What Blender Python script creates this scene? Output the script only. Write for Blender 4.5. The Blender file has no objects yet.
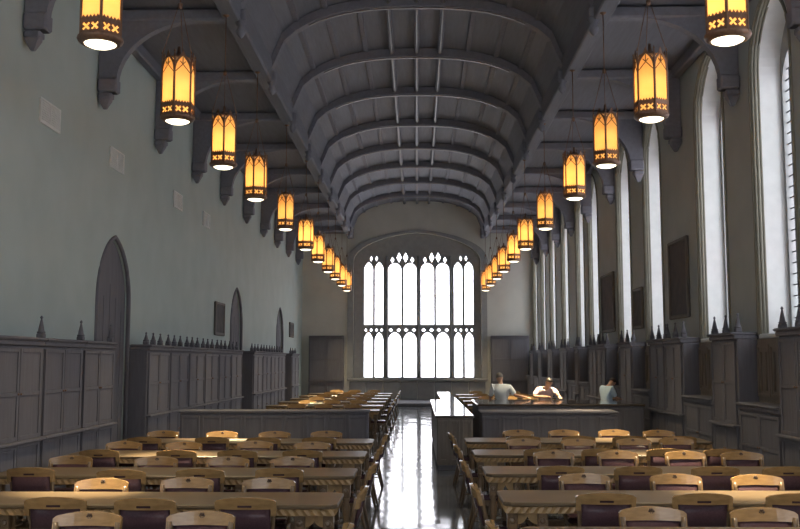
import bpy, math, random
from mathutils import Vector, Matrix
random.seed(7)
PI = math.pi
scene = bpy.context.scene
COL = scene.collection
rnd = random.uniform
ORD = ['first', 'second', 'third', 'fourth', 'fifth', 'sixth', 'seventh', 'eighth', 'ninth', 'tenth', 'eleventh', 'twelfth']

# ------------------------------------------------------------------ helpers
class MB:
    """collects polygons and links them as one mesh object"""
    def __init__(s): s.v = []; s.f = []; s.sm = []
    def add(s, vs, fs, smooth=False):
        b = len(s.v); s.v += [tuple(v) for v in vs]
        s.f += [tuple(b + i for i in f) for f in fs]; s.sm += [smooth] * len(fs); return s
    def box(s, x0, x1, y0, y1, z0, z1, M=None):
        vs = [Vector((x, y, z)) for z in (z0, z1) for y in (y0, y1) for x in (x0, x1)]
        if M: vs = [M @ v for v in vs]
        return s.add(vs, [(0, 2, 3, 1), (4, 5, 7, 6), (0, 1, 5, 4), (2, 6, 7, 3), (0, 4, 6, 2), (1, 3, 7, 5)])
    def bbox(s, x0, x1, y0, y1, z0, z1, b=.01, M=None):
        """box with chamfered edges along every axis (26-face chamfer built from three nested rings)"""
        b = min(b, (x1 - x0) * .45, (y1 - y0) * .45, (z1 - z0) * .45)
        rings = []
        for z, i in ((z0, b), (z0 + b, 0), (z1 - b, 0), (z1, b)):
            X0, X1, Y0, Y1 = x0 + i, x1 - i, y0 + i, y1 - i
            c = b
            rings.append([(X0 + c, Y0, z), (X1 - c, Y0, z), (X1, Y0 + c, z), (X1, Y1 - c, z), (X1 - c, Y1, z), (X0 + c, Y1, z), (X0, Y1 - c, z), (X0, Y0 + c, z)])
        return s.loft(rings, M=M, smooth=False)
    def loft(s, rings, M=None, cap=True, smooth=True, closed=True):
        n = len(rings[0]); vs = [Vector(p) for r in rings for p in r]
        if M: vs = [M @ v for v in vs]
        fs = []
        for k in range(len(rings) - 1):
            for i in range(n if closed else n - 1):
                j = (i + 1) % n
                fs.append((k * n + i, k * n + j, (k + 1) * n + j, (k + 1) * n + i))
        if cap:
            fs.append(tuple(range(n))[::-1]); fs.append(tuple((len(rings) - 1) * n + i for i in range(n)))
        return s.add(vs, fs, smooth)
    def lathe(s, prof, n=12, c=(0, 0, 0), M=None):
        rings = [[(c[0] + r * math.cos(2 * PI * i / n), c[1] + r * math.sin(2 * PI * i / n), c[2] + z) for i in range(n)] for r, z in prof]
        return s.loft(rings, M=M)
    def tube(s, path, r, n=6, closed=False):
        P = [Vector(p) for p in path]; rings = []
        m = len(P)
        for i, p in enumerate(P):
            a = P[(i - 1) % m] if (closed or i) else p
            b = P[(i + 1) % m] if (closed or i < m - 1) else p
            d = (b - a).normalized()
            u = Vector((0, 0, 1)) if abs(d.z) < .9 else Vector((1, 0, 0))
            x = d.cross(u).normalized(); y = d.cross(x)
            rr = r[i] if isinstance(r, (list, tuple)) else r
            rings.append([p + x * rr * math.cos(2 * PI * k / n) + y * rr * math.sin(2 * PI * k / n) for k in range(n)])
        if closed: rings.append(rings[0])
        return s.loft(rings, cap=not closed)
    def poly(s, pts, t0, t1, M=None):
        """prism: a simple outline in local xy between local z t0 and t1"""
        n = len(pts)
        vs = [Vector((x, y, t)) for t in (t0, t1) for x, y in pts]
        if M: vs = [M @ v for v in vs]
        return s.add(vs, [tuple(range(n))[::-1], tuple(range(n, 2 * n))] + [(i, (i + 1) % n, n + (i + 1) % n, n + i) for i in range(n)])
    def mesh_in(s, me, M=None):
        vs = [(M @ v.co) if M else v.co.copy() for v in me.vertices]
        return s.add(vs, [tuple(p.vertices) for p in me.polygons])
    def mesh(s, name, mat=None):
        me = bpy.data.meshes.new(name); me.from_pydata(s.v, [], s.f)
        me.polygons.foreach_set('use_smooth', s.sm)
        if mat: me.materials.append(mat)
        me.validate(); me.update(); return me
    def build(s, name, mat, parent=None):
        return link(name, s.mesh(name, mat), parent)

def link(name, me, parent=None):
    o = bpy.data.objects.new(name, me); COL.objects.link(o)
    if parent: o.parent = parent
    return o
def empty(name, loc=(0, 0, 0), rz=0):
    o = bpy.data.objects.new(name, None); COL.objects.link(o)
    o.location = loc; o.rotation_euler = (0, 0, rz); o.empty_display_size = .2
    return o
def tag(o, label=None, cat=None, group=None, kind=None):
    for k, v in (('label', label), ('category', cat), ('group', group), ('kind', kind)):
        if v: o[k] = v
    return o
KIDS = {}
def kids(o):
    return [c for c in o.children]
def copy_tree(o, parent=None):
    c = o.copy(); COL.objects.link(c)
    if parent: c.parent = parent
    for ch in kids(o): copy_tree(ch, c)
    return c
def plate(loops, thick, name='plate'):
    """flat plate with holes: loops are closed outlines in local xy, thickness centred on local z"""
    cu = bpy.data.curves.new(name, 'CURVE'); cu.dimensions = '2D'; cu.fill_mode = 'BOTH'; cu.extrude = thick / 2
    for lp in loops:
        sp = cu.splines.new('POLY'); sp.points.add(len(lp) - 1)
        for p, (x, y) in zip(sp.points, lp): p.co = (x, y, 0, 1)
        sp.use_cyclic_u = True
    ob = bpy.data.objects.new(name, cu); COL.objects.link(ob)
    dg = bpy.context.evaluated_depsgraph_get()
    me = bpy.data.meshes.new_from_object(ob.evaluated_get(dg))
    bpy.data.objects.remove(ob); bpy.data.curves.remove(cu)
    return me
def arch_pts(a, r, n=8, point=.45):
    """pointed (or depressed) arch over half-width a, rise r: points from (+a,0) over (0,r) to (-a,0)"""
    out = []
    if r >= a:
        R = (a * a + r * r) / (2 * a); th = math.asin(min(1, r / R))
        right = [(a - R + R * math.cos(th * i / n), R * math.sin(th * i / n)) for i in range(n + 1)]
    else:
        right = []
        for i in range(n + 1):
            x = a * math.cos(PI / 2 * i / n)
            right.append((x, r * ((1 - (x / a) ** 2.0) ** .5 * (1 - point) + point * (1 - x / a))))
    return right + [(-x, y) for x, y in reversed(right[:-1])]
def lancet(cx, w, z0, zs, za, n=8, point=.45):
    return [(cx - w / 2, z0), (cx + w / 2, z0)] + [(cx + x, zs + y) for x, y in arch_pts(w / 2, za - zs, n, point)]
def rect(x0, x1, y0, y1): return [(x0, y0), (x1, y0), (x1, y1), (x0, y1)]
# local xy plate -> world placements
def M_side(x):   # local x -> world Y, local y -> world Z, local z -> world X
    return Matrix(((0, 0, 1, x), (1, 0, 0, 0), (0, 1, 0, 0), (0, 0, 0, 1)))
def M_cross(y):  # local x -> world X, local y -> world Z, local z -> world -Y
    return Matrix(((1, 0, 0, 0), (0, 0, -1, y), (0, 1, 0, 0), (0, 0, 0, 1)))

# ------------------------------------------------------------------ materials
def nt(name):
    m = bpy.data.materials.new(name); m.use_nodes = True
    return m, m.node_tree.nodes, m.node_tree.links, m.node_tree.nodes['Principled BSDF']
def mat(name, c1, c2=None, rough=.5, scale=(4, 4, 4), nscale=3.0, bump=0, metal=0, coat=0, spec=.5, detail=4):
    m, N, L, B = nt(name)
    c2 = c2 or tuple(c * .75 for c in c1)
    tc = N.new('ShaderNodeTexCoord'); mp = N.new('ShaderNodeMapping'); mp.inputs['Scale'].default_value = scale
    no = N.new('ShaderNodeTexNoise'); no.inputs['Scale'].default_value = nscale; no.inputs['Detail'].default_value = detail
    cr = N.new('ShaderNodeValToRGB')
    cr.color_ramp.elements[0].position = .3; cr.color_ramp.elements[1].position = .7
    cr.color_ramp.elements[0].color = (*c2, 1); cr.color_ramp.elements[1].color = (*c1, 1)
    L.new(tc.outputs['Object'], mp.inputs[0]); L.new(mp.outputs[0], no.inputs['Vector'])
    L.new(no.outputs['Fac'], cr.inputs[0]); L.new(cr.outputs[0], B.inputs['Base Color'])
    B.inputs['Roughness'].default_value = rough; B.inputs['Metallic'].default_value = metal
    B.inputs['Coat Weight'].default_value = coat; B.inputs['Coat Roughness'].default_value = .12
    B.inputs['Specular IOR Level'].default_value = spec
    if bump:
        bp = N.new('ShaderNodeBump'); bp.inputs['Strength'].default_value = bump; bp.inputs['Distance'].default_value = .01
        L.new(no.outputs['Fac'], bp.inputs['Height']); L.new(bp.outputs[0], B.inputs['Normal'])
    return m
PLASTER = mat('grey green plaster', (.45, .52, .50), (.41, .475, .455), .85, (1, 1, 1), 1.2, .05, spec=.2)
PLASTER_R = mat('warm grey plaster', (.44, .47, .455), (.395, .42, .41), .85, (1, 1, 1), 1.4, .05, spec=.2)
PLASTER_END = mat('end wall plaster', (.62, .62, .57), (.56, .56, .515), .85, (1, 1, 1), 1.4, .05, spec=.2)
STONE = mat('pale limestone', (.76, .77, .76), (.70, .71, .70), .8, (1, 1, 1), 5, .1, spec=.2)
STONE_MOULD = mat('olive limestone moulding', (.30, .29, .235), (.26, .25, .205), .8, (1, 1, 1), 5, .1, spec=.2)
STONE_DARK = mat('shade greyed window stone', (.34, .345, .345), (.29, .295, .295), .8, (1, 1, 1), 4, .1, spec=.2)  # grey deepened to put the end recess's shade into the stone
ROOF = mat('dark roof boards', (.175, .18, .215), (.15, .152, .18), .7, (6, .5, 6), 3, .1)
TRUSS = mat('dark roof timber', (.225, .225, .262), (.195, .193, .224), .75, (4, 4, 4), 3, .04, spec=.2)
GLINT = mat('varnished glint strip', (.14, .125, .11), (.11, .095, .085), .36)  # for glossy strips added below the timbers to catch window glints
OAK_DARK = mat('dark oak panelling', (.175, .171, .19), (.145, .14, .156), .75, (9, 9, .7), 2.5, .05, spec=.15)
OAK_MID = mat('brown oak panelling', (.21, .175, .14), (.15, .125, .105), .45, (9, 9, .7), 2.5, .08)
OAK_TABLE = mat('brown oak table', (.15, .108, .064), (.11, .08, .048), .34, (.7, 8, 8), 3, .03, spec=.35)
OAK_EDGE = mat('golden oak carving', (.44, .28, .12), (.30, .19, .085), .4, (6, 6, 6), 3)
OAK_CHAIR = mat('honey oak chair', (.40, .245, .105), (.27, .165, .07), .26, (2, 9, 9), 3, .02, coat=.2)
OAK_CHAIR_FRAME = mat('brown oak chair frame', (.20, .13, .072), (.135, .088, .05), .3, (9, 9, 1), 3, .02, coat=.2)
LEATHER = mat('dark oxblood leather', (.085, .048, .058), (.065, .036, .045), .24, (1, 1, 1), 60, .08, spec=.14)
SLOT = mat('dark carved recess', (.09, .05, .03), None, .6)
POLISH = mat('polished dark counter top', (.11, .09, .075), (.08, .065, .06), .06, (.6, 8, 8), 3, 0, coat=.6)
BRONZE = mat('dark bronze lantern metal', (.24, .14, .09), (.17, .10, .07), .45, (8, 8, 8), 4, 0, metal=.6)
LEAD = mat('dark window leading', (.05, .05, .055), None, .6)
VENT = mat('painted metal vent', (.78, .80, .77), (.70, .72, .69), .6)
CANVAS = mat('darkened oil canvas', (.10, .095, .10), (.13, .12, .12), .9, (2, 2, 2), 2, spec=.1)
FRAME = mat('dark gilt picture frame', (.16, .145, .13), (.13, .12, .11), .7, spec=.2)
PAPER_POOL = mat('cream paper and pool light', (.75, .72, .55), (.68, .66, .5), .7)
SKIN = mat('skin', (.55, .33, .23), (.48, .28, .19), .5)
HAIR = mat('dark hair', (.03, .022, .018), None, .5, (20, 20, 4), 6)
HAIR_GREY = mat('grey hair', (.20, .19, .18), (.06, .055, .05), .5, (20, 20, 6), 5)
SHIRT_WHITE = mat('pale blue white shirt', (.90, .96, .98), (.84, .91, .94), .8, (5, 5, 2), 4, .2)
SHIRT_PINK = mat('pale pink shirt', (.72, .56, .56), (.64, .49, .50), .8, (5, 5, 2), 4, .2)
SHIRT_BLUE = mat('light blue shirt', (.66, .84, .97), (.60, .78, .93), .8, (5, 5, 2), 4, .2)
TROUSERS = mat('dark trousers', (.035, .035, .045), None, .8)
EYE = mat('dark eyes', (.03, .02, .02), None, .3)

def glass_mat():
    m, N, L, B = nt('leaded window glass')
    out = N['Material Output']; N.remove(B)
    tr = N.new('ShaderNodeBsdfTransparent'); gl = N.new('ShaderNodeBsdfGlossy'); mx = N.new('ShaderNodeMixShader')
    tc = N.new('ShaderNodeTexCoord'); no = N.new('ShaderNodeTexNoise'); no.inputs['Scale'].default_value = .9
    cr = N.new('ShaderNodeValToRGB'); cr.color_ramp.elements[0].position = .35; cr.color_ramp.elements[1].position = .65
    cr.color_ramp.elements[0].color = (.97, .93, .95, 1); cr.color_ramp.elements[1].color = (.96, .97, .97, 1)
    L.new(tc.outputs['Object'], no.inputs['Vector']); L.new(no.outputs['Fac'], cr.inputs[0]); L.new(cr.outputs[0], tr.inputs[0])
    gl.inputs['Roughness'].default_value = .1; mx.inputs[0].default_value = .05
    L.new(tr.outputs[0], mx.inputs[1]); L.new(gl.outputs[0], mx.inputs[2]); L.new(mx.outputs[0], out.inputs[0])
    return m
GLASS = glass_mat()
def amber_mat():
    m, N, L, B = nt('amber lantern glass')
    out = N['Material Output']; N.remove(B)
    tl = N.new('ShaderNodeBsdfTranslucent'); df = N.new('ShaderNodeBsdfDiffuse'); mx = N.new('ShaderNodeMixShader')
    tc = N.new('ShaderNodeTexCoord'); no = N.new('ShaderNodeTexNoise'); no.inputs['Scale'].default_value = 6
    cr = N.new('ShaderNodeValToRGB'); cr.color_ramp.elements[0].color = (.97, .66, .32, 1); cr.color_ramp.elements[1].color = (.98, .78, .48, 1)
    L.new(tc.outputs['Object'], no.inputs['Vector']); L.new(no.outputs['Fac'], cr.inputs[0])
    L.new(cr.outputs[0], tl.inputs[0]); L.new(cr.outputs[0], df.inputs[0])
    mx.inputs[0].default_value = .2
    L.new(tl.outputs[0], mx.inputs[1]); L.new(df.outputs[0], mx.inputs[2]); L.new(mx.outputs[0], out.inputs[0])
    return m
AMBER = amber_mat()
def emit(name, col, s):
    m, N, L, B = nt(name)
    B.inputs['Base Color'].default_value = (*col, 1); B.inputs['Emission Color'].default_value = (*col, 1); B.inputs['Emission Strength'].default_value = s
    return m
LENS = emit('glowing lantern lens', (1, .90, .66), 3.0)
def floor_mat():
    m, N, L, B = nt('polished dark floor tiles')
    ge = N.new('ShaderNodeNewGeometry'); sc = N.new('ShaderNodeVectorMath'); sc.operation = 'DIVIDE'; sc.inputs[1].default_value = (.3, .3, .3)
    fl = N.new('ShaderNodeVectorMath'); fl.operation = 'FLOOR'
    wn = N.new('ShaderNodeTexWhiteNoise')
    sb = N.new('ShaderNodeVectorMath'); sb.operation = 'SUBTRACT'; sb.inputs[1].default_value = (.5, .5, .5)
    ml = N.new('ShaderNodeVectorMath'); ml.operation = 'MULTIPLY'; ml.inputs[1].default_value = (.012, .03, 0)
    ad = N.new('ShaderNodeVectorMath'); ad.operation = 'ADD'
    nm = N.new('ShaderNodeVectorMath'); nm.operation = 'NORMALIZE'
    L.new(ge.outputs['Position'], sc.inputs[0]); L.new(sc.outputs[0], fl.inputs[0]); L.new(fl.outputs[0], wn.inputs[0])
    L.new(wn.outputs['Color'], sb.inputs[0]); L.new(sb.outputs[0], ml.inputs[0]); L.new(ml.outputs[0], ad.inputs[0])
    L.new(ge.outputs['Normal'], ad.inputs[1]); L.new(ad.outputs[0], nm.inputs[0]); L.new(nm.outputs[0], B.inputs['Normal'])
    cr = N.new('ShaderNodeValToRGB'); cr.color_ramp.elements[0].color = (.12, .13, .145, 1); cr.color_ramp.elements[1].color = (.16, .17, .185, 1)
    L.new(wn.outputs['Value'], cr.inputs[0]); L.new(cr.outputs[0], B.inputs['Base Color'])
    B.inputs['Roughness'].default_value = .10; B.inputs['Coat Weight'].default_value = .15; B.inputs['Coat Roughness'].default_value = .06
    B.inputs['IOR'].default_value = 1.55
    return m
FLOOR = floor_mat()

# ------------------------------------------------------------------ camera, sky
EYE_H = 2.1; FPX = 950.0
cam = bpy.data.cameras.new('camera'); co = bpy.data.objects.new('camera', cam); COL.objects.link(co)
cam.sensor_width = 36; cam.lens = 36 * FPX / 800; cam.clip_end = 300
co.location = (0, 0, EYE_H)
co.rotation_euler = (PI / 2 + math.atan(96.5 / FPX), 0, math.atan(17.2 / FPX))
scene.camera = co
w = bpy.data.worlds.new('overcast sky'); scene.world = w; w.use_nodes = True
N = w.node_tree.nodes; L = w.node_tree.links; bg = N['Background']
tc = N.new('ShaderNodeTexCoord'); sx = N.new('ShaderNodeSeparateXYZ'); cr = N.new('ShaderNodeValToRGB')
L.new(tc.outputs['Generated'], sx.inputs[0]); L.new(sx.outputs['Z'], cr.inputs[0]); L.new(cr.outputs[0], bg.inputs[0])
cr.color_ramp.elements[0].color = (.90, .93, .98, 1); cr.color_ramp.elements[1].color = (.84, .94, 1, 1)
bg.inputs[1].default_value = 5.6
vs = scene.view_settings; vs.view_transform = 'Standard'; vs.look = 'None'; vs.exposure = 0; vs.gamma = 1; vs.use_curve_mapping = False
scene.cycles.use_denoising = True
scene.cycles.max_bounces = 8; scene.cycles.diffuse_bounces = 5; scene.cycles.glossy_bounces = 3; scene.cycles.transmission_bounces = 4; scene.cycles.transparent_max_bounces = 8
scene.cycles.sample_clamp_indirect = 6

# ------------------------------------------------------------------ the room
WX = 5.95; Y0 = -6.0; Y1 = 49.0; TOP = 8.7
def struct(o): o['kind'] = 'structure'; return o
struct(MB().box(-WX - .7, WX + .7, Y0 - .3, Y1 + .9, -.3, 0).build('floor', FLOOR))
# dais before the end wall
struct(MB().bbox(-WX, WX, 44.6, Y1, 0, .14, .02).build('floor_dais', OAK_DARK))

# right wall with its lancet windows
WIN = [(14.85, 16.6), (18.2, 20.0), (23.0, 24.7), (26.4, 28.1), (31.1, 32.85), (33.75, 35.4), (37.3, 39.0), (40.8, 42.5), (44.0, 45.6), (47.05, 48.65)]
WIN_NEAR = [(11.5, 13.25), (8.1, 9.85), (4.7, 6.45), (1.3, 3.05), (-2.2, -.45), (-5.6, -3.85)]  # unseen windows continuing the row, added to light the hall
SILL = 2.53; SPR = 7.15; APX = 8.35
outl = rect(Y0, Y1 + .6, 0, 10.8)
holes = [lancet((a + b) / 2, b - a, SILL, SPR, APX) for a, b in WIN + WIN_NEAR]
struct(MB().mesh_in(plate([outl] + holes, .66), M_side(WX + .33)).build('wall_right', PLASTER_R))
def side_window(i, a, b):
    c = (a + b) / 2; wd = b - a
    root = struct(empty('window_%d' % i, (WX, c, SILL)))
    I = Matrix.Translation((-WX, -c, -SILL))
    m = MB()
    lp = lancet(c, wd, SILL, SPR, APX, 10)
    for k, (dx, ins, r) in enumerate(((-.012, -.05, .028), (.015, -.005, .028), (.065, .008, .032), (.12, .012, .026), (.16, .006, .012))):
        q = lancet(c, wd - 2 * ins, SILL + .02, SPR, APX - ins * 1.2, 10)
        path = [Vector((WX + dx, y, z)) for y, z in q[1:] + q[:1]]
        m.tube([I @ p for p in path], r, 6)
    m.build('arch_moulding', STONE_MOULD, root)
    # reveal lining
    inner = lancet(c, wd - .06, SILL + .03, SPR, APX - .04, 10)
    m = MB().mesh_in(plate([lp, inner], .52), I @ M_side(WX + .37))
    m.build('reveal', STONE, root)
    # stone tracery frame: two lights and an eye
    tw = wd - .07
    o = lancet(c, tw, SILL + .035, SPR, APX - .045, 10)
    lw = tw / 2 - .14
    hs = [lancet(c + s * (tw / 4 - .01), lw, SILL + .12, SPR - .25, SPR + .35, 6) for s in (-1, 1)]
    hs.append([(c + .16 * math.sin(t * PI / 6), SPR + .62 + .2 * math.cos(t * PI / 6)) for t in range(12)])
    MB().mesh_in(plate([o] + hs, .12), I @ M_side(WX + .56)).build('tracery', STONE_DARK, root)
    m = MB()
    for s in (-1, 1):
        cc = c + s * (tw / 4 - .01)
        for k in range(1, 26):
            z = SILL + .12 + k * .19
            if z < SPR + .1: m.box(-.008, .008, cc - c - lw / 2, cc - c + lw / 2, z - SILL - .01, z - SILL + .01, Matrix.Translation((.56, 0, 0)))
        for t in (-.25, 0, .25):
            m.box(.552, .568, cc - c + t * lw - .008, cc - c + t * lw + .008, .12, SPR - SILL + .05)
    m.build('leading', LEAD, root)
    MB().mesh_in(plate([lancet(c, tw - .02, SILL + .05, SPR, APX - .06, 8)], .012), I @ M_side(WX + .585)).build('glass', GLASS, root)
    MB().bbox(-.03, .5, -wd / 2 - .02, wd / 2 + .02, -.05, .03, .015).build('sill', STONE, root)
    li = bpy.data.lights.new('daylight_portal', 'AREA'); li.shape = 'RECTANGLE'; li.size = APX - SILL; li.size_y = wd
    lo = bpy.data.objects.new('daylight_portal', li); COL.objects.link(lo)
    lo.location = (WX + .68, c, (APX + SILL) / 2); lo.rotation_euler = (0, PI / 2, 0); li.cycles.is_portal = True
for i, (a, b) in enumerate(WIN + WIN_NEAR): side_window(i + 2, a, b)

# left wall with three tall arched doorways
DOORS = [(17.5, 19.45, 4.5), (30.2, 32.1, 4.45), (40.1, 42.0, 4.35)]
WIN_LEFT_ADDED = [(-5.3, -3.55), (-1.9, -.15), (1.5, 3.25), (4.9, 6.65)]  # invented windows out of view, added to light the right side
holes = [lancet((a + b) / 2, b - a, .02, h - 1.25, h, 8) for a, b, h in DOORS] + [lancet((a + b) / 2, b - a, SILL, SPR, APX) for a, b in WIN_LEFT_ADDED]
struct(MB().mesh_in(plate([outl] + holes, .5), M_side(-WX - .25)).build('wall_left', PLASTER))
for i, (a, b) in enumerate(WIN_LEFT_ADDED):  # tracery and glass of the added fill windows
    c = (a + b) / 2; root = struct(empty('window_%d' % (30 + i), (-WX, c, 0))); I = Matrix.Translation((WX, -c, 0))
    ow = lancet(c, b - a + .04, SILL - .02, SPR, APX + .02, 10)
    MB().mesh_in(plate([ow] + [lancet(c + q * .43, .7, SILL + .1, SPR - .2, SPR + .4, 6) for q in (-1, 1)], .12), I @ M_side(-WX - .36)).build('tracery', STONE_DARK, root)
    MB().mesh_in(plate([lancet(c, b - a, SILL, SPR, APX, 10)], .012), I @ M_side(-WX - .44)).build('glass', GLASS, root)
    li = bpy.data.lights.new('daylight_portal', 'AREA'); li.shape = 'RECTANGLE'; li.size = APX - SILL; li.size_y = b - a
    lo = bpy.data.objects.new('daylight_portal', li); COL.objects.link(lo)
    lo.location = (-WX - .52, c, (APX + SILL) / 2); lo.rotation_euler = (0, -PI / 2, 0); li.cycles.is_portal = True
for i, (a, b, h) in enumerate(DOORS):
    c = (a + b) / 2
    root = struct(empty('door_%d' % (i + 1), (-WX, c, 0)))
    I = Matrix.Translation((WX, -c, 0))
    MB().mesh_in(plate([lancet(c, b - a - .01, .02, h - 1.25, h - .01, 8)], .06), I @ M_side(-WX - .1)).build('door_leaf', OAK_DARK, root)
    m = MB()
    for k in (-2, -1, 0, 1, 2):
        m.box(-.075, -.06, k * .36 - .012, k * .36 + .012, .1, h - .9 - abs(k) * .25)
    m.build('plank_strip', OAK_DARK, root)
    path = lancet(c, b - a + .04, .02, h - 1.25, h + .03, 10)
    MB().tube([I @ Vector((-WX + .0, y, z)) for y, z in path[1:] + path[:1]], .045, 6).build('arch_moulding', OAK_DARK, root)

# end wall with the great window
outl2 = rect(-WX - .6, WX + .6, 0, 10.8)
gz0 = 1.22
big = [(-3.3, gz0), (3.3, gz0)] + [(x, 7.25 + z) for x, z in arch_pts(3.3, 1.5, 14, .14)]
struct(MB().mesh_in(plate([outl2, big], .5), M_cross(Y1 + .25)).build('wall_far', PLASTER_END))
# unseen wall behind the camera, with a window added to fill the hall with light
bigb = [(-3.3, 2.6), (3.3, 2.6)] + [(x, 7.25 + z) for x, z in arch_pts(3.3, 1.5, 14, .14)]
struct(MB().mesh_in(plate([outl2, bigb], .5), M_cross(Y0 - .25)).build('wall_back', PLASTER_END))
root = struct(empty('window_20', (0, Y0, 2.6)))
I = Matrix.Translation((0, -Y0, -2.6))
hb = [lancet(-2.7 + 1.08 * k, .86, 2.75, 6.7, 7.4, 6) for k in range(6)]
MB().mesh_in(plate([[(x * 1.02, z + (.06 if z > 3 else -.06)) for x, z in bigb]] + hb, .2), I @ M_cross(Y0 - .3)).build('tracery', STONE_DARK, root)
MB().mesh_in(plate([bigb], .012), I @ M_cross(Y0 - .42)).build('glass', GLASS, root)
li = bpy.data.lights.new('daylight_portal', 'AREA'); li.shape = 'RECTANGLE'; li.size = 6.6; li.size_y = 6.2
lo = bpy.data.objects.new('daylight_portal', li); COL.objects.link(lo)
lo.location = (0, Y0 - .6, 5.6); lo.rotation_euler = (PI / 2, 0, 0); li.cycles.is_portal = True
root = struct(empty('window_1', (0, Y1, gz0)))
I = Matrix.Translation((0, -Y1, -gz0))
cx = .08; YW = Y1 + .38
cols = [(-2.61, .46), (-2.06, .44), (-1.245, .685), (-.455, .685), (.455, .685), (1.245, .685), (2.05, .44), (2.61, .46)]
hs = []
def dia(x, z, a, b): return [(x - a, z), (x, z - b), (x + a, z), (x, z + b)]
def zpx(y): return EYE_H + (361 - y) * (YW) / FPX
zsill, ztr0 = zpx(377), zpx(325)
for x, wd in cols:
    X = cx + x; big_l = wd > .5
    hs.append(lancet(X, wd, ztr0, zpx(270), zpx(262 if not big_l else 263), 6, .75))
    hs.append(lancet(X, wd, zsill, zpx(341), zpx(332.3), 6, .75))
    for s in (-1, 1):
        hs.append(dia(X + s * wd * .3, zpx(330.3), wd * .16, .10))
# tracery eyes above the upper lights
for pc in (-.85, .85):
    for s in (-1, 1):
        hs.append(dia(cx + pc + s * .17, zpx(257.5), .135, .27))
        hs.append(dia(cx + pc + s * .52, zpx(260), .10, .17))
for pc in (-2.335, 2.33):
    for s in (-1, 1):
        hs.append(dia(cx + pc + s * .14, zpx(258.6), .07, .15))
o = [(-3.36, gz0 - .05), (3.36, gz0 - .05)] + [(x, 7.25 + z) for x, z in arch_pts(3.36, 1.56, 14, .14)]
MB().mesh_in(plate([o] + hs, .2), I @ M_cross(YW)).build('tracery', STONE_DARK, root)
m = MB()
for x in (-1.66, -.0, 1.65):
    m.tube([I @ Vector((cx + x, YW - .13, zsill)), I @ Vector((cx + x, YW - .13, zpx(256)))], .06, 8)
m.box(-2.9, 3.0, YW - Y1 - .16, YW - Y1 - .09, zpx(326.3) - gz0 - .05, zpx(326.3) - gz0 + .05)
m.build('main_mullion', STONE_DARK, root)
m = MB()
for x, wd in cols:
    for z in (zpx(281), zpx(296), zpx(310), zpx(352), zpx(365)):
        m.box(cx + x - wd / 2, cx + x + wd / 2, YW - Y1 - .008, YW - Y1 + .008, z - gz0 - .008, z - gz0 + .008)
m.build('leading', LEAD, root)
MB().mesh_in(plate([[(x * .99, z) for x, z in o]], .012), I @ M_cross(YW + .06)).build('glass', GLASS, root)
MB().mesh_in(plate([[(x * 1.09, z + (.14 if z > 3 else -.1)) for x, z in big], big], .12), I @ M_cross(Y1 - .05)).build('surround', STONE_DARK, root)
MB().bbox(-3.6, 3.6, -.22, .3, -.12, .0, .02).build('sill', STONE_DARK, root)
li = bpy.data.lights.new('daylight_portal', 'AREA'); li.shape = 'RECTANGLE'; li.size = 6.6; li.size_y = 7.6
lo = bpy.data.objects.new('daylight_portal', li); COL.objects.link(lo)
lo.location = (0, Y1 + .62, 5.0); lo.rotation_euler = (-PI / 2, 0, 0); li.cycles.is_portal = True

# ceiling: flat boarded aisles and a flattened vault between them
NV = 24; XV = 3.35
def vault(x, rise, base, a=XV):
    t = min(1, abs(x) / a); return base + rise * (1 - t ** 2.6) ** .5
ceil = MB()
prof = [(-WX - .6, TOP), (-XV, TOP)] + [(-XV + 2 * XV * i / NV, vault(-XV + 2 * XV * i / NV, 1.5, 8.9)) for i in range(NV + 1)] + [(XV, TOP), (WX + .6, TOP)]
rings = [[(x, y, z) for x, z in prof] for y in (Y0 - .2, Y1 + .55)]
rings.append([(x, Y1 + .55, z + .3) for x, z in prof]); rings.append([(x, Y0 - .2, z + .3) for x, z in prof]); rings.append(rings[0])
ceil.loft(rings, cap=False, smooth=False, closed=False)
ceiling = struct(ceil.build('ceiling', ROOF))
for x in (-2.75, -2.1, -1.35, -.66, 0, .62, 1.35, 2.1, 2.75):
    z = vault(x, 1.5, 8.9)
    MB().bbox(x - .065, x + .065, Y0, Y1 - .02, z - (.15 if abs(x) < 1 else .05), z + .04, .015).build('purlin', TRUSS, ceiling)
    if abs(x) < 1: MB().bbox(x - .022, x + .022, Y0, Y1 - .02, z - .17, z - .145, .008).build('purlin_glint_strip', GLINT, ceiling)  # added strip that picks up glints of the end window
for s in (-1, 1):
    MB().bbox(s * 3.45 - .16, s * 3.45 + .16, Y0, Y1 - .02, 8.42, 8.95, .03).build('arcade_plate', ROOF, ceiling)
    MB().bbox(s * (WX - .1) - .1, s * (WX - .1) + .1, Y0, Y1 - .02, 8.45, TOP + .02, .03).build('wall_plate', ROOF, ceiling)

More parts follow.
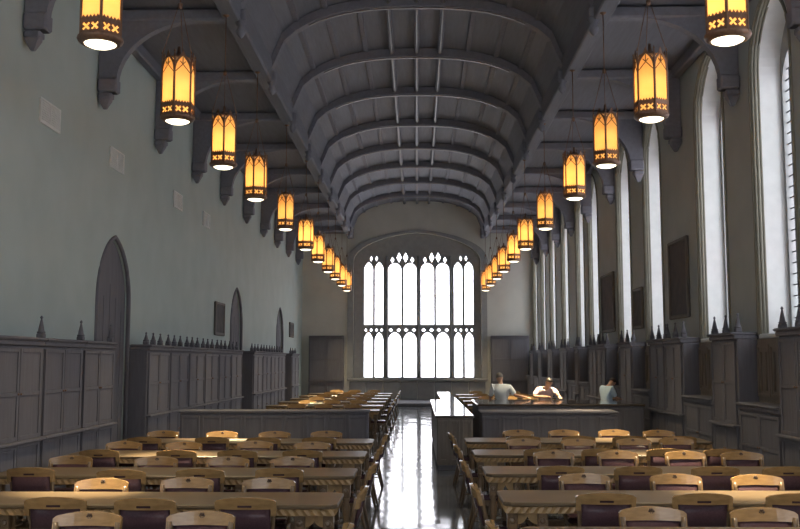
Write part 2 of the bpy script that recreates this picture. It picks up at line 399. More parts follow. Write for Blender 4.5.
# timber trusses
TZ = [13.9, 17.25, 21.1, 24.7, 28.3, 32.1, 35.7, 39.2, 42.7, 46.2]
def make_truss():
    root = empty('roof_truss')
    out = [(x, vault(x, 1.5, 8.88)) for x in [-XV + 2 * XV * i / NV for i in range(NV + 1)]]
    inn = [(x * .985, vault(x, 1.45, 8.72) + (0)) for x in [-XV + 2 * XV * i / NV for i in range(NV + 1)]]
    m = MB()
    MX = Matrix(((1, 0, 0, 0), (0, 0, -1, 0), (0, 1, 0, 0), (0, 0, 0, 1)))
    for i in range(NV):
        m.poly([out[i], out[i + 1], inn[i + 1], inn[i]], -.13, .13, MX)
    m.build('arch_rib', TRUSS, root)
    b = MB()
    for i in range(3, NV - 3):
        (xa, za), (xb, zb) = inn[i], inn[i + 1]
        b.poly([(xa, za + .01), (xb, zb + .01), (xb, zb - .025), (xa, za - .025)], -.03, .03, MX)
    b.build('rib_glint_strip', GLINT, root)  # flat strip shaped to mirror the end window as a thin glint
    for s in (-1, 1):
        MB().bbox(min(s * 3.2, s * 5.93), max(s * 3.2, s * 5.93), -.12, .12, 8.44, 8.66, .03).build('hammer_beam', TRUSS, root)
        pts = [(5.93, 7.08), (5.93, 8.46), (4.1, 8.46)]
        pts += [(4.1 + 1.5 * math.sin(PI / 2 * k / 12), 7.25 + 1.19 * math.cos(PI / 2 * k / 12)) for k in range(13)] + [(5.6, 7.08)]
        m = MB().poly([(s * x, z) for x, z in pts], -.09, .09, MX)
        m.build('curved_brace', TRUSS, root)
        # corbel: stepped bracket under the wall post
        m = MB()
        m.bbox(*sorted((s * 5.58, s * 5.94)), -.14, .14, 7.08, 7.35, .03)
        m.bbox(*sorted((s * 5.68, s * 5.94)), -.11, .11, 6.95, 7.08, .03)
        m.loft([[(s * 5.82 + dx, dy, 6.78) for dx, dy in ((-.03, -.03), (.03, -.03), (.03, .03), (-.03, .03))],
                [(s * 5.82 + dx, dy, 6.95) for dx, dy in ((-.11, -.09), (.11, -.09), (.11, .09), (-.11, .09))]], smooth=False)
        m.build('corbel', TRUSS, root)
        MB().lathe([(.0, 8.12), (.06, 8.16), (.10, 8.26), (.06, 8.34), (.13, 8.44)], 8, (s * 3.3, 0, 0)).build('pendant_boss', TRUSS, root)
    return root
truss0 = make_truss()
for i, y in enumerate(TZ):
    t = truss0 if i == 0 else copy_tree(truss0)
    t.location = (0, y, 0)
    tag(t, 'dark arched timber roof truss with corbels, %s from the front' % ORD[i], 'roof truss', 'arched timber roof trusses', 'structure')

# ------------------------------------------------------------------ right wall: panelling and cabinets
for i, (a, b) in enumerate(WIN[:8]):
    root = struct(empty('trim_%d' % (i + 1), (WX, (a + b) / 2, 0)))
    h = (b - a) / 2 + .02
    m = MB().box(-.06, 0, -h, h, 1.4, SILL - .05)
    m.build('panel_board', OAK_MID, root)
    m = MB()
    for k in range(3):
        c = -h + (2 * h) * (k + .5) / 3; q = h / 3 - .07
        m.box(-.085, -.06, c - q - .05, c - q, 1.5, SILL - .15); m.box(-.085, -.06, c + q, c + q + .05, 1.5, SILL - .15)
        m.box(-.085, -.06, c - q, c + q, 1.5, 1.55); m.box(-.085, -.06, c - q, c + q, SILL - .2, SILL - .15)
        m.tube([(-.07, c - q * .5, 1.6), (-.07, c - q * .5, 2.25)], .018, 5); m.tube([(-.07, c + q * .5, 1.6), (-.07, c + q * .5, 2.25)], .018, 5)
    m.build('panel_moulding', OAK_MID, root)

def cabinet(name, y0, y1, x_wall, s, h, fins, depth=.44, mt=OAK_DARK, fh=.34):
    """wall cabinet; s=+1 stands on the right wall and faces -X, s=-1 on the left wall"""
    c = (y0 + y1) / 2; hw = (y1 - y0) / 2 - .006
    root = empty(name, (x_wall, c, 0))
    def X(d): return -s * d
    def bx(m, d0, d1, ya, yb, za, zb, b=.012): m.bbox(min(X(d0), X(d1)), max(X(d0), X(d1)), ya, yb, za, zb, b); return m
    bx(MB(), .01, depth - .05, -hw, hw, .12, h - .12).build('carcass', mt, root)
    bx(MB(), .01, depth - .02, -hw, hw, 0, .12).build('plinth', mt, root)
    bx(bx(MB(), .01, depth, -hw, hw, h - .12, h - .05), .01, depth + .04, -hw, hw, h - .05, h, .02).build('cornice', mt, root)
    nd = 2
    lv = [(.16, .95), (1.0, h - .16)] if h > 1.8 else [(.16, h - .16)]
    for za, zb in lv:
        for k in range(nd):
            a = -hw + .05 + (2 * hw - .1) * k / nd + .012; b = -hw + .05 + (2 * hw - .1) * (k + 1) / nd - .012
            d = bx(MB(), depth - .05, depth - .03, a, b, za, zb)
            bx(d, depth - .03, depth - .012, a, a + .06, za, zb, .006); bx(d, depth - .03, depth - .012, b - .06, b, za, zb, .006)
            bx(d, depth - .03, depth - .012, a + .06, b - .06, za, za + .06, .006); bx(d, depth - .03, depth - .012, a + .06, b - .06, zb - .06, zb, .006)
            if zb - za > 1.0:
                bx(d, depth - .03, depth - .015, a + .06, b - .06, (za + zb) / 2 - .03, (za + zb) / 2 + .03, .006)
            dr = d.build('door', mt, root)
            ky = b - .03 if k == 0 else a + .03
            MB().lathe([(.0, -.02), (.012, -.016), (.012, 0), (.02, .012), (.0, .025)], 8, M=Matrix.Translation((X(depth - .012), ky, (za + zb) / 2)) @ Matrix.Rotation(-s * PI / 2, 4, 'Y')).build('knob', BRONZE, dr)
    if h > 1.8: bx(MB(), depth - .06, depth + .06, -hw, hw, .95, 1.0, .012).build('ledge', mt, root)
    for f in fins:
        y = -hw + .06 + (2 * hw - .12) * f
        m = MB()
        m.bbox(X(depth - .1) - .055, X(depth - .1) + .055, y - .055, y + .055, h, h + .07, .012)
        m.lathe([(.055, h + .07), (.07, h + .09), (.05, h + .10), (.038, h + fh * .5), (.012, h + fh * .84), (.026, h + fh * .9), (.012, h + fh * .96), (0, h + fh)], 8, (X(depth - .1), y, 0))
        m.build('finial', mt, root)
    return root
gaps = [(13.35, 14.78), (16.68, 18.12), (20.08, 21.5), (21.52, 22.92), (24.78, 26.32), (28.2, 29.6), (29.62, 31.02), (32.93, 33.67), (35.5, 37.22), (39.1, 40.7), (42.6, 43.9), (45.7, 46.95)]
gl = ['beside the nearest tall window', 'between the first and second windows', 'beyond the second window under the tall picture', 'just before the third window',
      'between the third and fourth windows', 'beyond the fourth window under a dark picture', 'just before the fifth window', 'between the fifth and sixth windows',
      'between the sixth and seventh windows', 'between the seventh and eighth windows', 'between the eighth and ninth windows', 'between the ninth and tenth windows']
for (a, b), t in zip(gaps, gl):
    tag(cabinet('wall_cabinet', a, b, WX, 1, 2.6, (0, .5, 1)), 'tall dark oak cabinet on right wall ' + t, 'cabinet', 'tall cabinets between the windows')
for i, (a, b) in enumerate(WIN[:9] + [(47.05, 48.4)]):
    tag(cabinet('low_bookcase', a - .07, b + .07, WX - .005, 1, 1.4, (), .42), 'low dark oak bookcase below the %s tall window from the front' % ORD[i], 'bookcase', 'low bookcases below the windows')

# left wall cabinets
def run(y0, y1, n, fins, where):
    for k in range(n):
        a = y0 + (y1 - y0) * k / n; b = y0 + (y1 - y0) * (k + 1) / n
        tag(cabinet('wall_cabinet', a, b, -WX, -1, 2.44, fins if k < n - 1 or len(fins) > 1 else (0, 1), fh=.34 if len(fins) < 2 else .26), where(k, n), 'cabinet', 'dark oak cabinets along the left wall')
cnt = lambda k, n: ORD[n - 1 - k]
run(9.0, 17.4, 5, (0,), lambda k, n: 'dark oak wall cabinet with spiked finial, %s before the nearest arched doorway' % cnt(k, n))
run(19.55, 30.1, 6, (0, .33, .67), lambda k, n: 'dark oak wall cabinet with small spikes, %s beyond the nearest arched doorway' % ORD[k])
run(32.2, 40.0, 4, (0, .33, .67), lambda k, n: 'dark oak wall cabinet with small spikes, %s beyond the middle arched doorway' % ORD[k])
run(42.1, 44.5, 1, (0, .33, .67), lambda k, n: 'dark oak wall cabinet with small spikes just beyond the farthest arched doorway')

# tall dark presses either side of the great window, and panelling under it
for x0, x1, t in ((-5.55, -3.75, 'left'), (3.75, 5.7, 'right')):
    r = cabinet('tall_press', -(x1 - x0) / 2, (x1 - x0) / 2, 0, 1, 3.25, (), .4)
    r.rotation_euler = (0, 0, PI / 2); r.location = ((x0 + x1) / 2, Y1 - .005, .14)
    tag(r, 'tall dark oak press on end wall %s of the great window' % t, 'cabinet', 'presses beside the great window')
root = struct(empty('trim_20', (0, Y1, 0)))
m = MB()
for k in range(8):
    a = -3.5 + 7 * k / 8
    m.bbox(a + .02, a + .855, -.06, -.005, .16, 1.05, .015)
m.build('panel', STONE_DARK, root)

# vents and pictures
VY = [14.95, 18.4, 23.2, 26.4]
vent = None
for i, y in enumerate(VY):
    if vent is None:
        vent = empty('wall_vent')
        m = MB()
        m.box(0, .03, -.42, -.38, -.2, .2); m.box(0, .03, .38, .42, -.2, .2); m.box(0, .03, -.38, .38, .17, .2); m.box(0, .03, -.38, .38, -.2, -.17); m.box(0, .03, -.015, .015, -.17, .17)
        m.build('vent_frame', VENT, vent)
        m = MB()
        for k in range(9):
            z = -.15 + k * .0375
            m.box(.002, .02, -.38, .38, z - .012, z + .012)
        m.build('grille', VENT, vent)
        v = vent
    else: v = copy_tree(vent)
    v.location = (-WX + .002, y, 6.05)
    tag(v, 'pale metal vent grille high on left wall, %s from the front' % ORD[i], 'vent', 'vents on the left wall')
def picture(x, y0, y1, z0, z1, s, label):
    c = ((y0 + y1) / 2, (z0 + z1) / 2); hy, hz = (y1 - y0) / 2, (z1 - z0) / 2
    root = empty('framed_picture', (x - s * .004, c[0], c[1]))
    m = MB(); d0, d1 = sorted((0, -s * .07)); f = .09
    m.bbox(d0, d1, -hy, -hy + f, -hz, hz, .02); m.bbox(d0, d1, hy - f, hy, -hz, hz, .02)
    m.bbox(d0, d1, -hy + f, hy - f, -hz, -hz + f, .02); m.bbox(d0, d1, -hy + f, hy - f, hz - f, hz, .02)
    m.build('frame', FRAME, root)
    d0, d1 = sorted((0, -s * .04))
    MB().box(d0, d1, -hy + f, hy - f, -hz + f, hz - f).build('canvas', CANVAS, root)
    tag(root, label, 'picture')
picture(WX, 20.75, 22.3, 3.05, 4.85, 1, 'large dark framed painting between the second and third tall windows')
picture(WX, 25.0, 26.05, 2.95, 4.05, 1, 'small dark framed painting between the third and fourth tall windows')
picture(WX, 28.6, 30.5, 2.97, 4.8, 1, 'dark framed painting between the fourth and fifth tall windows')
picture(-WX, 27.7, 29.0, 2.85, 3.85, -1, 'framed picture on left wall before the middle arched doorway')
picture(-WX, 44.0, 45.3, 3.2, 3.9, -1, 'small dark framed picture on left wall beyond the farthest arched doorway')

# ------------------------------------------------------------------ lanterns
LZ = [10.15, 13.55, 16.85, 20.3, 25.0, 29.6, 33.3, 37.1, 40.4, 43.9, 47.1]
R = .245; APO = R * math.cos(PI / 6); FW = R
def lantern_meshes():
    ms = {}
    zig = [(-.106 + .212 * k / 10, .25 if k % 2 == 0 else .285) for k in range(11)]
    mainh = zig + [(x, .72 + z) for x, z in arch_pts(.106, .22, 6)]
    def xhole(cx, cz, q=.048, t=.021):
        p = [(q, q - t), (q - t, q)]
        out = []
        for k in range(4):
            a = k * PI / 2
            for px, pz in ((t * .9, 0), (q, q - t), (q - t, q)):
                out.append((cx + px * math.cos(a) - pz * math.sin(a), cz + px * math.sin(a) + pz * math.cos(a)))
        return out
    outer = [(-FW / 2, .07), (FW / 2, .07), (FW / 2, .98), (FW / 2 - .015, .86), (.035, .955), (0, 1.04), (-.035, .955), (-FW / 2 + .015, .86), (-FW / 2, .98)]
    def lz(x, z, a, b): return [(x - a, z), (x, z - b), (x + a, z), (x, z + b)]
    hol = [mainh, xhole(-.052, .155), xhole(.052, .155), ]
    fr = plate([outer] + hol, .012)
    # tracery bars inside the head of the main opening
    frame = MB()
    for k in range(6):
        a = k * PI / 3 + PI / 6
        M = Matrix.Rotation(a - PI / 2 + PI, 4, 'Z') @ Matrix(((1, 0, 0, 0), (0, 0, -1, -APO), (0, 1, 0, 0), (0, 0, 0, 1)))
        frame.mesh_in(fr, M)
        for p, q in (((-.106, .70), (.04, .86)), ((.106, .70), (-.04, .86)), ((0, .81), (0, .93))):
            frame.tube([M @ Vector((*p, .004)), M @ Vector((*q, .004))],   .0065, 4)
        b = k * PI / 3
        px, py = R * math.cos(b), R * math.sin(b)
        frame.tube([(px, py, .06), (px, py, .96), (px * .98, py * .98, 1.0)], [.011, .011, .004], 6)
        frame.lathe([(.0, -.02), (.016, 0), (.0, .045)], 6, (px, py, 1.0))
    ms['frame'] = frame.mesh('frame', BRONZE)
    pane = MB()
    ph = APO - .012
    w2 = ph * math.tan(PI / 6)
    pane.poly([(-w2, .075), (w2, .075), (w2, .86), (.02, .965), (-.02, .965), (-w2, .86)], -.003, .003, Matrix(((1, 0, 0, 0), (0, 0, -1, -ph), (0, 1, 0, 0), (0, 0, 0, 1))))
    ms['pane'] = pane.mesh('pane', AMBER)
    ring = MB()
    rings = []
    for r, z in ((.246, .085), (.252, .065), (.24, .04), (.20, .012), (.178, .012), (.178, .035), (.20, .085), (.246, .085)):
        rings.append([(r * math.cos(2 * PI * i / 24), r * math.sin(2 * PI * i / 24), z) for i in range(24)])
    ring.loft(rings, cap=False)
    ms['ring'] = ring.mesh('ring', BRONZE)
    lens = MB().lathe([(.178, .03), (.17, .012), (.12, -.012), (.05, -.022), (.0, -.024)], 24)
    ms['lens'] = lens.mesh('lens', LENS)
    cap = MB().lathe([(.19, .945), (.18, .955), (.10, .99), (.03, 1.04), (.02, 1.14)], 6)
    ms['cap'] = cap.mesh('cap', BRONZE)
    hg = MB()
    top = 8.44 - 5.57
    for k in range(3):
        a = 2 * PI * k / 3
        hg.tube([(R * math.cos(a), R * math.sin(a), .99), (.03 * math.cos(a), .03 * math.sin(a), 1.75)], .006, 4)
    hg.lathe([(.0, 1.70), (.035, 1.73), (.035, 1.79), (.0, 1.82)], 8)
    hg.tube([(0, 0, 1.8), (0, 0, top - .05)], .010, 5)
    hg.lathe([(.012, top - .06), (.06, top - .03), (.06, top)], 8)
    ms['hanger'] = hg.mesh('hanger', BRONZE)
    return ms
LM = lantern_meshes()
def lantern():
    root = empty('hanging_lantern')
    for n, k in (('frame', 'frame'), ('bottom_ring', 'ring'), ('lens', 'lens'), ('cap', 'cap'), ('hanger', 'hanger')): link(n, LM[k], root)
    for k in range(6):
        p = link('glass_pane', LM['pane'], root); p.rotation_euler = (0, 0, k * PI / 3)
    return root
spotd = bpy.data.lights.new('lantern_downlight', 'SPOT'); spotd.energy = 6500; spotd.color = (1, .80, .50); spotd.spot_size = math.radians(22); spotd.spot_blend = 1; spotd.shadow_soft_size = .12
wided = bpy.data.lights.new('lantern_wide_downlight', 'SPOT'); wided.energy = 620; wided.color = (1, .80, .50); wided.spot_size = math.radians(80); wided.spot_blend = 1; wided.shadow_soft_size = .12
bulbd = bpy.data.lights.new('lantern_bulb', 'POINT'); bulbd.energy = 24; bulbd.color = (1, .86, .62); bulbd.shadow_soft_size = .07
lan0 = lantern()
rots = [0, 14, 0, 12, 0, 20, 8, 15, 5, 18, 10]
def hang_lights(t):
    for d, dz in ((spotd, -.04), (wided, -.04), (bulbd, .46)):
        lo = bpy.data.objects.new(d.name, d); COL.objects.link(lo); lo.parent = t; lo.location = (0, 0, dz)
first = True; LANTERNS = []
for s, nm in ((-1, 'left'), (1, 'right')):
    for i, z in enumerate(LZ):
        t = lan0 if first else copy_tree(lan0)
        first = False
        t.location = ((-3.5 if s < 0 else 3.4), z, 5.57)
        t.rotation_euler = (0, 0, math.radians(90 + rots[i] * s - math.degrees(math.atan(s * 3.4 / z))))
        tag(t, 'hexagonal amber glass hanging lantern, %s from the front in %s-hand row' % (ORD[i], nm), 'lantern', 'gothic lanterns hung in two rows')
        LANTERNS.append(t)
    for j, z in enumerate((7.1, 3.7, .3)):
        t = copy_tree(lan0); t.location = ((-3.5 if s < 0 else 3.4), z, 5.57); t.rotation_euler = (0, 0, rnd(0, 1))
        tag(t, 'hexagonal amber lantern of the %s-hand row, %s one above the picture edge' % (nm, ('first', 'second', 'third')[j]), 'lantern', 'gothic lanterns hung in two rows')
        LANTERNS.append(t)

for t in LANTERNS: hang_lights(t)

# ------------------------------------------------------------------ tables
TD = .9
def make_table(length, legs, lod=False):
    """u runs from the aisle end (0) outwards along +X, depth along +Y from 0"""
    root = empty('reading_table')
    m = MB()
    c = .07
    def outline(i): return [(c + i, i), (length - c - i, i), (length - i, c + i), (length - i, TD - c - i), (length - c - i, TD - i), (c + i, TD - i), (i, TD - c - i), (i, c + i)]
    m.loft([[(x, y, z) for x, y in outline(i)] for z, i in ((.722, .012), (.73, 0), (.752, 0), (.76, .008))], smooth=False)
    m.build('tabletop', OAK_TABLE, root)
    m = MB()
    e = .03
    m.box(e, length - e, e, e + .03, .655, .722); m.box(e, length - e, TD - e - .03, TD - e, .655, .722)
    m.box(e, e + .03, e + .03, TD - e - .03, .655, .722); m.box(length - e - .03, length - e, e + .03, TD - e - .03, .655, .722)
    n = int((length - 2 * e) / (.16 if lod else .075))
    for side, y in ((-1, e), (1, TD - e)):
        for k in range(n):
            a = e + (length - 2 * e) * (k + .5) / n; h = (length - 2 * e) / n * .42
            vs = [(a - h - .018, y, .66), (a + h - .018, y, .66), (a + h + .018, y, .717), (a - h + .018, y, .717),
                  (a - .018, y + side * .018, .666), (a + .018, y + side * .018, .711)]
            m.add(vs, [(0, 1, 4), (1, 2, 5, 4), (2, 3, 5), (3, 0, 4, 5)])
    for x, sd in ((e, -1), (length - e, 1)):
        q = int((TD - 2 * e) / .075)
        for k in range(q):
            a = e + (TD - 2 * e) * (k + .5) / q; h = .03
            m.add([(x, a - h - .018, .66), (x, a + h - .018, .66), (x, a + h + .018, .717), (x, a - h + .018, .717), (x + sd * .018, a - .018, .666), (x + sd * .018, a + .018, .711)],
                  [(0, 1, 4), (1, 2, 5, 4), (2, 3, 5), (3, 0, 4, 5)])
    m.build('carved_edge', OAK_EDGE, root)
    for u in legs:
        for y in (.13, TD - .13):
            m = MB()
            m.bbox(u - .05, u + .05, y - .05, y + .05, .50, .655, .008)
            m.lathe([(.03, .14), (.045, .17), (.03, .2), (.048, .32), (.05, .38), (.03, .44), (.046, .47), (.045, .5)], 10, (u, y, 0))
            m.bbox(u - .05, u + .05, y - .05, y + .05, 0, .14, .01)
            sd = -1 if y < .4 else 1
            m.lathe([(.034, 0), (.03, .008), (.012, .01), (0, .014)], 8, M=Matrix.Translation((u, y + sd * .05, .577)) @ Matrix.Rotation(-sd * PI / 2, 4, 'X'))
            m.build('leg', OAK_CHAIR_FRAME, root)
        MB().bbox(u - .03, u + .03, .18, TD - .18, .05, .12, .01).build('foot_rail', OAK_CHAIR_FRAME, root)
    # arched brackets between the first two legs of the aisle end
    for y in (.13, TD - .13):
        a, b = legs[0] + .05, legs[1] - .05
        for x0, sgn in ((a, 1), (b, -1)):
            pts = [(x0, .655), (x0, .54)] + [(x0 + sgn * .1 * math.sin(t * PI / 12), .54 + .115 * (1 - math.cos(t * PI / 12))) for t in range(1, 7)]
            MB().poly(pts, y - .015, y + .015, Matrix(((1, 0, 0, 0), (0, 0, 1, 0), (0, 1, 0, 0), (0, 0, 0, 1)))).build('bracket', OAK_EDGE, root)
    MB().bbox(legs[0], legs[-1], TD / 2 - .03, TD / 2 + .03, .08, .16, .01).build('stretcher', OAK_CHAIR_FRAME, root)
    return root
LEN_R, LEN_L = 4.1, 4.3
tabR = make_table(LEN_R, (.09, .38, 1.46, 2.375, 3.18, 4.01))
tabL = make_table(LEN_L, (.09, .36, 1.35, 2.24, 3.16, 4.21))
ZS = 1.02
RF = [y * ZS for y in (6.9, 9.05, 11.3, 13.55, 15.75)]; LF = [y * ZS for y in (6.7, 8.85, 11.05, 13.3, 15.5)]
def place_table(proto, used, side, y, x, label, group):
    t = proto if not used else copy_tree(proto)
    if side > 0: t.location = (x, y, 0); t.rotation_euler = (0, 0, 0)
    else:
        t.location = (-x, y + TD, 0); t.rotation_euler = (0, 0, PI)
    tag(t, label, 'table', group); return t
for i in range(5):
    place_table(tabR, i > 0, 1, RF[i], .82, 'long carved oak reading table right of the aisle, %s from the front' % ORD[i], 'long reading tables')
    place_table(tabL, i > 0, -1, LF[i], .75, 'long carved oak reading table left of the aisle, %s from the front' % ORD[i], 'long reading tables')

# ------------------------------------------------------------------ chairs
def make_chair(lod=False):
    """faces +Y; the back stands at y=0, the seat runs to y=.46"""
    root = empty('reading_chair')
    def curve_y(x, z):   # back panel: hollow in plan, leaning backwards with height
        return -.05 - (z - .5) * .22 - .05 * (1 - (x / .28) ** 2)
    n = 14
    # leather seat pad
    rings = []
    for z, i in ((.425, .012), (.435, 0), (.462, .0), (.478, .018), (.484, .05)):
        rings.append([(x * (1 - i / .24), .21 + (y - .21) * (1 - i / .24), z) for x, y in
                      ((-.2, .01), (.2, .01), (.225, .05), (.245, .36), (.22, .41), (-.22, .41), (-.245, .36), (-.225, .05))])
    MB().loft(rings).build('seat', LEATHER, root)
    m = MB()
    m.bbox(-.215, .215, .38, .405, .36, .425, .005); m.bbox(-.2, .2, .0, .03, .36, .425, .005)
    m.bbox(-.235, -.205, .03, .38, .36, .425, .005); m.bbox(.205, .235, .03, .38, .36, .425, .005)
    m.build('seat_frame', OAK_CHAIR_FRAME, root)
    for s in (-1, 1):
        MB().tube([(s * .215, .38, 0), (s * .222, .38, .36), (s * .222, .38, .42)], [.017, .024, .024], 8).build('leg', OAK_CHAIR_FRAME, root)
        MB().tube([(s * .205, -.07, 0), (s * .21, .0, .3), (s * .222, .005, .43)], [.017, .022, .024], 8).build('leg', OAK_CHAIR_FRAME, root)
        zs = [.42, .5, .58, .66, .74, .80]
        MB().tube([(s * (.224 + (z - .42) * .075), .005 - (z - .42) * .20 - .005, z) for z in zs], .021, 8).build('stile', OAK_CHAIR_FRAME, root)
    # leather back panel
    def sheet(m, xs, zlo, zhi, th, off=0, smooth=True):
        rings = []
        for x in xs:
            a, b = zlo(x), zhi(x)
            ya, yb = curve_y(x, a) + off, curve_y(x, b) + off
            rings.append([(x, ya, a), (x, ya + th, a), (x, yb + th, b), (x, yb, b)])
        m.loft(rings, smooth=smooth)
    xs = [-.225 + .45 * i / n for i in range(n + 1)]
    m = MB(); sheet(m, xs, lambda x: .50, lambda x: .808 if abs(x) < .2 else .772, .016, .012); m.build('backrest', LEATHER, root)
    # top rail with a hand slot
    m = MB()
    W = .28
    def topz(x): return .875 - .035 * (abs(x) / W) ** 2.2
    def botz(x): return .765 - (.055 if abs(x) > .235 else 0) + .0
    xs = [-W, -.258, -.2355]; sheet(m, xs, lambda x: .70, lambda x: topz(x) - (.012 if abs(x) > .27 else 0), .036, smooth=False)
    sheet(m, [-x for x in reversed(xs)], lambda x: .70, lambda x: topz(x) - (.012 if abs(x) > .27 else 0), .036, smooth=False)
    xs = [-.2355, -.18, -.12, -.065]; sheet(m, xs, lambda x: .765, topz, .036, smooth=False)
    sheet(m, [-x for x in reversed(xs)], lambda x: .765, topz, .036, smooth=False)
    xs = [-.065, -.03, 0, .03, .065]; sheet(m, xs, lambda x: .803, topz, .036, smooth=False)
    sheet(m, xs, lambda x: .765, lambda x: .783, .036, smooth=False)
    sheet(m, xs, lambda x: .783, lambda x: .803, .012, .024, smooth=False)
    m.build('top_rail', OAK_CHAIR, root)
    if not lod:
        m = MB()
        yc = curve_y(0, .84) + .036
        for k in range(6):
            a = k * PI / 3
            m.lathe([(.011, 0), (.009, .004), (0, .006)], 6, M=Matrix.Translation((.017 * math.cos(a), yc - .001, .838 + .017 * math.sin(a))) @ Matrix.Rotation(-PI / 2 + .2, 4, 'X'))
        m.lathe([(.008, 0), (0, .007)], 6, M=Matrix.Translation((0, yc, .838)) @ Matrix.Rotation(-PI / 2 + .2, 4, 'X'))
        m.build('carved_emblem', SLOT, root)
        m = MB()
        m.tube([(-.218, .38, .18), (-.207, -.03, .18)], .012, 6); m.tube([(.218, .38, .18), (.207, -.03, .18)], .012, 6); m.tube([(-.212, .22, .18), (.212, .22, .18)], .012, 6)
        m.build('stretcher', OAK_CHAIR_FRAME, root)
    return root
chair0 = make_chair(); chair1 = make_chair(True); used = set()
def chair(x, y, rz, label, group, lod=False):
    p = chair1 if lod else chair0
    c = p if p.name not in used else copy_tree(p)
    used.add(p.name)
    c.location = (x, y, 0); c.rotation_euler = (0, 0, rz)
    return tag(c, label, 'chair', group)
J = lambda: rnd(-.035, .035)
GN, GB, GE = 'reading chairs facing the viewer', 'reading chairs with their backs to the viewer', 'reading chairs at the aisle ends of tables'
def rowF(side, row, lst):
    for k, (x, y) in enumerate(lst):
        y = max(y, (RF if side == 'right' else LF)[row] + TD + .01)
        chair(x, y, PI + J(), 'oak chair facing the viewer, %s from the aisle, behind the %s table on the %s' % (ORD[k], ORD[row], side), GN)
def rowB(side, row, lst):
    for k, (x, y) in enumerate(lst):
        y = min(y, (RF if side == 'right' else LF)[row] + .0)
        chair(x, y, J(), 'oak chair turned away, %s from the aisle, before the %s table on the %s' % (ORD[k], ORD[row], side), GB)
# chair positions: the top rail leans .09 behind the origin
def F(l): return [(x, y * ZS - .09) for x, y in l]
def B(l): return [(x, y * ZS + .1) for x, y in l]
rowF('right', 0, F([(1.97, 8.02), (2.89, 7.99)]))
rowB('right', 1, B([(1.77, 8.98), (2.67, 8.98), (3.55, 9.0)]))
rowF('right', 1, F([(1.82, 10.38), (2.81, 10.36), (3.67, 10.3)]))
rowB('right', 2, B([(1.69, 11.3), (2.6, 11.3), (3.5, 11.3), (4.33, 11.35)]))
rowF('right', 2, F([(1.87, 13.0), (2.74, 13.0), (3.66, 12.98), (4.4, 12.9)]))
rowB('right', 3, B([(1.78, 13.42), (2.6, 13.42), (3.52, 13.42), (4.32, 13.42)]))
rowF('right', 3, F([(1.68, 15.0), (2.55, 15.0), (3.44, 15.1), (4.15, 15.2)]))
rowB('right', 4, B([(1.75, 15.65), (2.66, 15.65), (3.5, 15.65), (4.32, 15.65)]))
rowF('right', 4, F([(1.8, 16.9), (2.62, 16.95), (3.53, 17.0), (4.3, 16.9)]))
rowF('left', 0, F([(-1.77, 7.73), (-2.68, 7.68)]))
rowB('left', 1, B([(-1.56, 8.6), (-2.46, 8.55), (-3.3, 8.6)]))
rowF('left', 1, F([(-1.56, 9.92), (-2.43, 9.95), (-3.3, 9.85)]))
rowB('left', 2, B([(-1.6, 10.95), (-2.5, 10.85), (-3.38, 10.75), (-4.5, 10.95)]))
rowF('left', 2, F([(-1.6, 12.1), (-2.44, 12.1), (-3.36, 12.1), (-4.5, 12.2)]))
rowB('left', 3, B([(-1.6, 13.15), (-2.5, 13.1), (-3.35, 13.1), (-4.45, 13.15)]))
rowF('left', 3, F([(-1.6, 14.35), (-2.5, 14.5), (-3.55, 14.3), (-4.5, 14.4)]))
rowB('left', 4, B([(-1.6, 15.35), (-2.5, 15.3), (-3.35, 15.35), (-4.45, 15.3)]))
rowF('left', 4, F([(-1.6, 16.6), (-2.5, 16.5), (-3.43, 16.5), (-4.5, 16.6)]))
for i in range(5):
    chair(.70, RF[i] + .45 + J(), -PI / 2 + J(), 'oak chair at the aisle end of the %s table on the right' % ORD[i], GE)
    chair(-.66, LF[i] + .45 + J(), PI / 2 + J(), 'oak chair at the aisle end of the %s table on the left' % ORD[i], GE)

# far tables beyond the counters
tabF = make_table(3.5, (.09, .38, 1.2, 2.05, 2.75, 3.41), True)
FL = [25.9, 28.6, 31.3, 34.0, 36.7, 39.4]; FR = [29.0, 32.0, 35.0, 38.0]
k = 0
for i, y in enumerate(FL):
    place_table(tabF, k > 0, -1, y, 1.05, 'far oak reading table beyond the left partition, %s behind it' % ORD[i], 'far reading tables'); k += 1
    chair(-.86, y + .45, PI / 2 + J(), 'far oak chair at aisle end of the %s table beyond the left partition' % ORD[i], 'far reading chairs', True)
    for j, x in enumerate((-1.85, -2.68, -3.45)):
        chair(x, y + TD + .5, PI + J(), 'far oak chair, %s from the aisle, behind the %s table beyond the left partition' % (ORD[j], ORD[i]), 'far reading chairs', True)
for i, y in enumerate(FR):
    place_table(tabF, True, 1, y, 1.55, 'far oak reading table beyond the right counters, %s behind them' % ORD[i], 'far reading tables')
    chair(1.36, y + .45, -PI / 2 + J(), 'far oak chair at aisle end of the %s table beyond the right counters' % ORD[i], 'far reading chairs', True)
    for j, x in enumerate((2.4, 3.2, 3.95)):
        chair(x, y + TD + .5, PI + J(), 'far oak chair, %s from the aisle, behind the %s table beyond the right counters' % (ORD[j], ORD[i]), 'far reading chairs', True)

